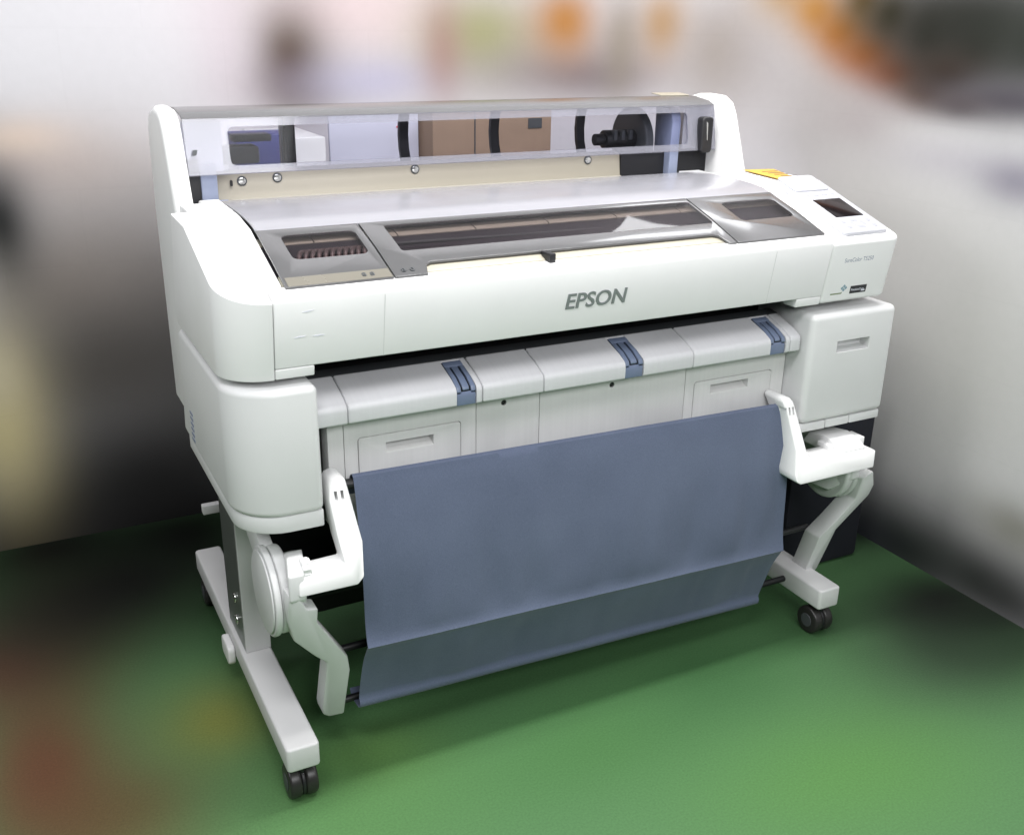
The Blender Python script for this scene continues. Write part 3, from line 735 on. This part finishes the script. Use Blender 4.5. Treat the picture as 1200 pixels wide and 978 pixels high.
# ------------------------------------------------------------------ setting
BIG = 50.
def wall(name, bm, mat, label):
    o = finish(name, bm, mat, None); tag(o, label, 'wall'); return o
bw = [  # low near-black blobs paint background shade into the wall colour
       ((1.1, 0.14, 0.593), (0.03, 0.497, 0.553), (0.393, 0.393, 0.365), 0.75) ,
       ((1.1, 0.55, 0.887), (0.037, 0.33, 0.278), (0.422, 0.412, 0.393), 0.7) ,
       ((1.08, 0.71, 1.165), (0.058, 0.262, 0.187), (0.313, 0.289, 0.281), 0.7) ,
       ((1.0, 0.92, 1.29), (0.144, 0.262, 0.266), (0.281, 0.251, 0.244), 0.7) ,
       ((0.54, 1.28, 1.279), (0.685, 0.3, 0.2), (0.281, 0.244, 0.244), 0.75) ,
       ((-0.02, 1.3, 1.386), (0.36, 0.3, 0.114), (0.544, 0.412, 0.412), 0.6) ,
       ((-0.65, 1.3, 0.702), (0.323, 0.3, 0.34), (0.194, 0.173, 0.167), 0.85) ,
       ((-0.83, 1.3, 1.021), (0.232, 0.3, 0.105), (0.412, 0.33, 0.301), 0.6) ,
       ((-0.88, 1.3, 0.702), (0.219, 0.3, 0.262), (0.15, 0.12, 0.098), 0.7) ,
       ((-0.71, 1.3, 0.141), (0.548, 0.3, 0.411), (0.016, 0.016, 0.016), 0.97) ,
       ((-0.78, 1.3, 0.482), (0.318, 0.3, 0.206), (0.052, 0.046, 0.041), 0.85) ,
       ((-1.04, 1.3, 0.0), (0.29, 0.3, 0.257), (0.004, 0.004, 0.004), 0.97) ,
       ((-0.66, 1.3, -0.033), (0.473, 0.3, 0.224), (0.002, 0.002, 0.002), 0.98) ,
       ((-0.97, 1.3, 0.883), (0.083, 0.3, 0.185), (0.007, 0.008, 0.009), 0.98) ,
       ((-1.04, 1.3, 0.353), (0.114, 0.3, 0.246), (0.412, 0.356, 0.194), 0.95) ,
       ((-1.04, 1.3, 0.494), (0.066, 0.3, 0.096), (0.437, 0.388, 0.281), 0.6) ,
       ((-0.9, 1.3, 1.084), (0.112, 0.3, 0.049), (0.602, 0.462, 0.365), 0.5) ,
       ((-0.22, 1.3, 1.253), (0.119, 0.3, 0.149), (0.061, 0.036, 0.02), 0.97) ,
       ((-0.21, 1.3, 1.182), (0.186, 0.3, 0.077), (0.113, 0.086, 0.098), 0.6) ,
       ((0.04, 1.3, 1.201), (0.2, 0.3, 0.061), (0.347, 0.339, 0.462), 0.7) ,
       ((-0.39, 1.3, 1.279), (0.086, 0.3, 0.197), (0.488, 0.422, 0.462), 0.5) ,
       ((0.34, 1.3, 1.324), (0.183, 0.3, 0.122), (0.244, 0.244, 0.12), 0.9) ,
       ((0.66, 1.23, 1.214), (0.317, 0.141, 0.081), (0.145, 0.12, 0.13), 0.85) ,
       ((0.59, 1.26, 1.362), (0.105, 0.06, 0.104), (0.322, 0.13, 0.014), 0.9) ,
       ((0.83, 1.12, 1.359), (0.084, 0.071, 0.104), (0.301, 0.164, 0.049), 0.8) ,
       ((0.94, 1.01, 1.287), (0.092, 0.118, 0.148), (0.244, 0.21, 0.185), 0.7) ,
       ((0.74, 1.19, 1.305), (0.056, 0.06, 0.15), (0.194, 0.164, 0.125), 0.7) ,
       ((0.22, 1.3, 1.279), (0.068, 0.3, 0.144), (0.244, 0.125, 0.113), 0.6) ,
       ((1.04, 0.85, 1.446), (0.06, 0.138, 0.079), (0.301, 0.179, 0.064), 0.8) ,
       ((1.07, 0.75, 1.395), (0.036, 0.13, 0.078), (0.322, 0.15, 0.024), 0.9) ,
       ((1.09, 0.67, 1.345), (0.03, 0.134, 0.072), (0.301, 0.113, 0.01), 0.9) ,
       ((1.1, 0.57, 1.297), (0.03, 0.134, 0.066), (0.301, 0.092, 0.009), 0.9) ,
       ((1.1, 0.47, 1.251), (0.03, 0.128, 0.06), (0.21, 0.052, 0.008), 0.9) ,
       ((1.1, 0.37, 1.208), (0.03, 0.121, 0.05), (0.082, 0.036, 0.021), 0.85) ,
       ((1.1, 0.26, 1.375), (0.03, 0.299, 0.134), (0.01, 0.01, 0.006), 0.97) ,
       ((1.1, 0.61, 1.424), (0.03, 0.093, 0.075), (0.073, 0.042, 0.003), 0.92) ,
       ((1.1, 0.51, 1.387), (0.03, 0.11, 0.09), (0.017, 0.014, 0.003), 0.97) ,
       ((1.1, 0.38, 1.35), (0.03, 0.135, 0.119), (0.008, 0.008, 0.004), 0.99) ,
       ((1.1, 0.23, 1.339), (0.03, 0.176, 0.137), (0.009, 0.01, 0.007), 0.99) ,
       ((1.1, 0.08, 1.333), (0.03, 0.147, 0.149), (0.013, 0.016, 0.012), 0.99) ,
       ((1.1, 0.31, 1.261), (0.03, 0.115, 0.053), (0.021, 0.012, 0.007), 0.9) ,
       ((1.1, 0.11, 1.21), (0.03, 0.176, 0.046), (0.052, 0.046, 0.058), 0.92) ,
       ((1.1, 0.25, 1.187), (0.03, 0.098, 0.036), (0.056, 0.044, 0.049), 0.8) ,
       ((1.1, 0.24, 1.06), (0.03, 0.198, 0.049), (0.356, 0.339, 0.374), 0.6) ,
       ((1.1, 0.06, 1.034), (0.03, 0.108, 0.058), (0.125, 0.113, 0.164), 0.7) ,
       ((1.1, 0.56, 1.132), (0.03, 0.142, 0.068), (0.301, 0.262, 0.262), 0.5) ,
       ((1.1, -0.08, 0.052), (0.03, 0.347, 0.15), (0.006, 0.007, 0.006), 0.985) ,
       ((1.1, 0.2, 0.038), (0.03, 0.249, 0.117), (0.017, 0.024, 0.017), 0.93) ,
       ((1.1, -0.11, 0.235), (0.03, 0.13, 0.07), (0.15, 0.145, 0.113), 0.7) ,
       ((1.1, 0.38, 0.004), (0.03, 0.217, 0.148), (0.01, 0.013, 0.019), 0.95) ,
]
M['backwall'] = blob_mat('painted_wall', (.56, .55, .58), bw, rough=.8, blocks=(R(90), 0, 0), warp=.035, grain=(40, .03))
out = [(-3.2, 1.3), (.35, 1.3)] + [(.35 + .75 * math.sin(R(a)), .55 + .75 * math.cos(R(a))) for a in range(5, 90, 5)] + [(1.1, .55), (1.1, -3.0)]
inn = [(1.22, -3.0), (1.22, 1.42), (-3.2, 1.42)]
bm = bmesh.new(); prism(bm, out + inn, 'z', 0, 2.4)
o = finish('back_wall', bm, M['backwall'], None, ang=60)
tag(o, 'pale painted wall with blurred coloured patches and painted-in shade curving round behind and beside the printer', 'wall')
fb = [  # near-black blobs paint shadow around the printer into the floor colour
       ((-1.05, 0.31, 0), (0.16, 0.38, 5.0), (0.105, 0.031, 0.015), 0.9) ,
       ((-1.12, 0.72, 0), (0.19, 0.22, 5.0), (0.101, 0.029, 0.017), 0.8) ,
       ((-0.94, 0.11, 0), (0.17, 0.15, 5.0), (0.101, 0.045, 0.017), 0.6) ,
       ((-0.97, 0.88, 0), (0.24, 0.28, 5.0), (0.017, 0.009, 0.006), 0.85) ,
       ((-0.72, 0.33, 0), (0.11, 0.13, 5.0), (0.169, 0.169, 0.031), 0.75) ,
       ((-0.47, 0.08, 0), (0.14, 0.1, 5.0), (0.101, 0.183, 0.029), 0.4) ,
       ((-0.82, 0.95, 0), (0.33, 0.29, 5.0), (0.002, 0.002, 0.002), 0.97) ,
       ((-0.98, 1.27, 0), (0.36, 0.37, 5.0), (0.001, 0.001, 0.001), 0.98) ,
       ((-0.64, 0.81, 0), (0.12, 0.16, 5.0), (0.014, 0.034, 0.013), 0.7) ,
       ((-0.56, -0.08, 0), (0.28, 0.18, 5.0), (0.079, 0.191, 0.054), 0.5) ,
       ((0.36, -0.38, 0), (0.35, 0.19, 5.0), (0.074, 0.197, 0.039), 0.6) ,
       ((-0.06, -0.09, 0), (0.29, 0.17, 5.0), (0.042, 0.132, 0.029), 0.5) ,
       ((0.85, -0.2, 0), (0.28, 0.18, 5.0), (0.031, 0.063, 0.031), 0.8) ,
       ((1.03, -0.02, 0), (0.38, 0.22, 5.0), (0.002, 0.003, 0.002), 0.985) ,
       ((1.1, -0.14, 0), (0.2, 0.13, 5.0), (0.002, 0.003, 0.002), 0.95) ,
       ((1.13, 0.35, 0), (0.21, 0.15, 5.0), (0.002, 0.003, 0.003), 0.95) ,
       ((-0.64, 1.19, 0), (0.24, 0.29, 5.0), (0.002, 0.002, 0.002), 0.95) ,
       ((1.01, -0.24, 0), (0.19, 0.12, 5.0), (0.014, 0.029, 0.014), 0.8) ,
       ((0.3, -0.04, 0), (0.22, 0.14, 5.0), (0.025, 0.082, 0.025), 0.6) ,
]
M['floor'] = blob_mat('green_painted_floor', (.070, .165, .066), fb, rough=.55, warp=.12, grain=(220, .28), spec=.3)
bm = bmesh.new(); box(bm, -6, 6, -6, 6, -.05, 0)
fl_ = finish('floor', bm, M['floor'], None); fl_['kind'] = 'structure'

# ------------------------------------------------------------------ camera
cam = bpy.data.cameras.new('camera'); co = bpy.data.objects.new('camera', cam); col.objects.link(co)
r_ = Vector((.89016644, -.45542091, .01398266)); u_ = Vector((.15374872, .32912281, .93168638)); f_ = Vector((.42891147, .82720612, -.36299446))
co.matrix_world = Matrix(((r_.x, u_.x, -f_.x, -.99825881), (r_.y, u_.y, -f_.y, -1.50745724), (r_.z, u_.z, -f_.z, 1.36459809), (0, 0, 0, 1)))
cam.sensor_width = 36; cam.lens = 36 * 1196.616 / 1200; cam.clip_end = 100; cam.clip_start = .02
sc.camera = co

# ------------------------------------------------------------------ light
def area(name, loc, target, sx, sy, power, color=(1, 1, 1)):
    l = bpy.data.lights.new(name, 'AREA'); l.shape = 'RECTANGLE'; l.size = sx; l.size_y = sy; l.energy = power; l.color = color
    o = bpy.data.objects.new(name, l); col.objects.link(o); o.location = loc
    o.rotation_euler = (Vector(target) - Vector(loc)).to_track_quat('-Z', 'Y').to_euler()
    return o
area('ceiling_lamp', (.1, .0, 2.5), (.1, .05, 0), 1.8, .3, 62, (1, .99, .97))
area('ceiling_lamp', (-1.0, -1.0, 2.5), (-.2, .1, .5), 1.2, .4, 26, (.99, .99, 1))
area('fill_light', (-.3, -2.5, 2.15), (0, .1, .6), 1.6, .7, 47, (.98, .985, 1))  # unseen lamp in front, added to light the front faces
area('fill_light', (-2.3, -.2, 1.9), (-.7, .2, .8), .9, .7, 18, (.97, .98, 1))  # unseen lamp on the left, added to brighten the cabinet side
area('cover_glare_light', (.95, .72, 1.92), (.45, .15, .99), .42, .26, 3.0, (.97, .98, 1))  # unseen lamp added to put glare on the sloping covers
w = bpy.data.worlds.new('World'); sc.world = w; w.use_nodes = True
w.node_tree.nodes['Background'].inputs[0].default_value = (.9, .93, 1, 1); w.node_tree.nodes['Background'].inputs[1].default_value = .035
vs = sc.view_settings; sc.display_settings.display_device = 'sRGB'; vs.view_transform = 'Standard'; vs.look = 'None'; vs.exposure = 0; vs.gamma = 1
sc.cycles.max_bounces = 8; sc.cycles.transparent_max_bounces = 16; sc.cycles.use_denoising = True
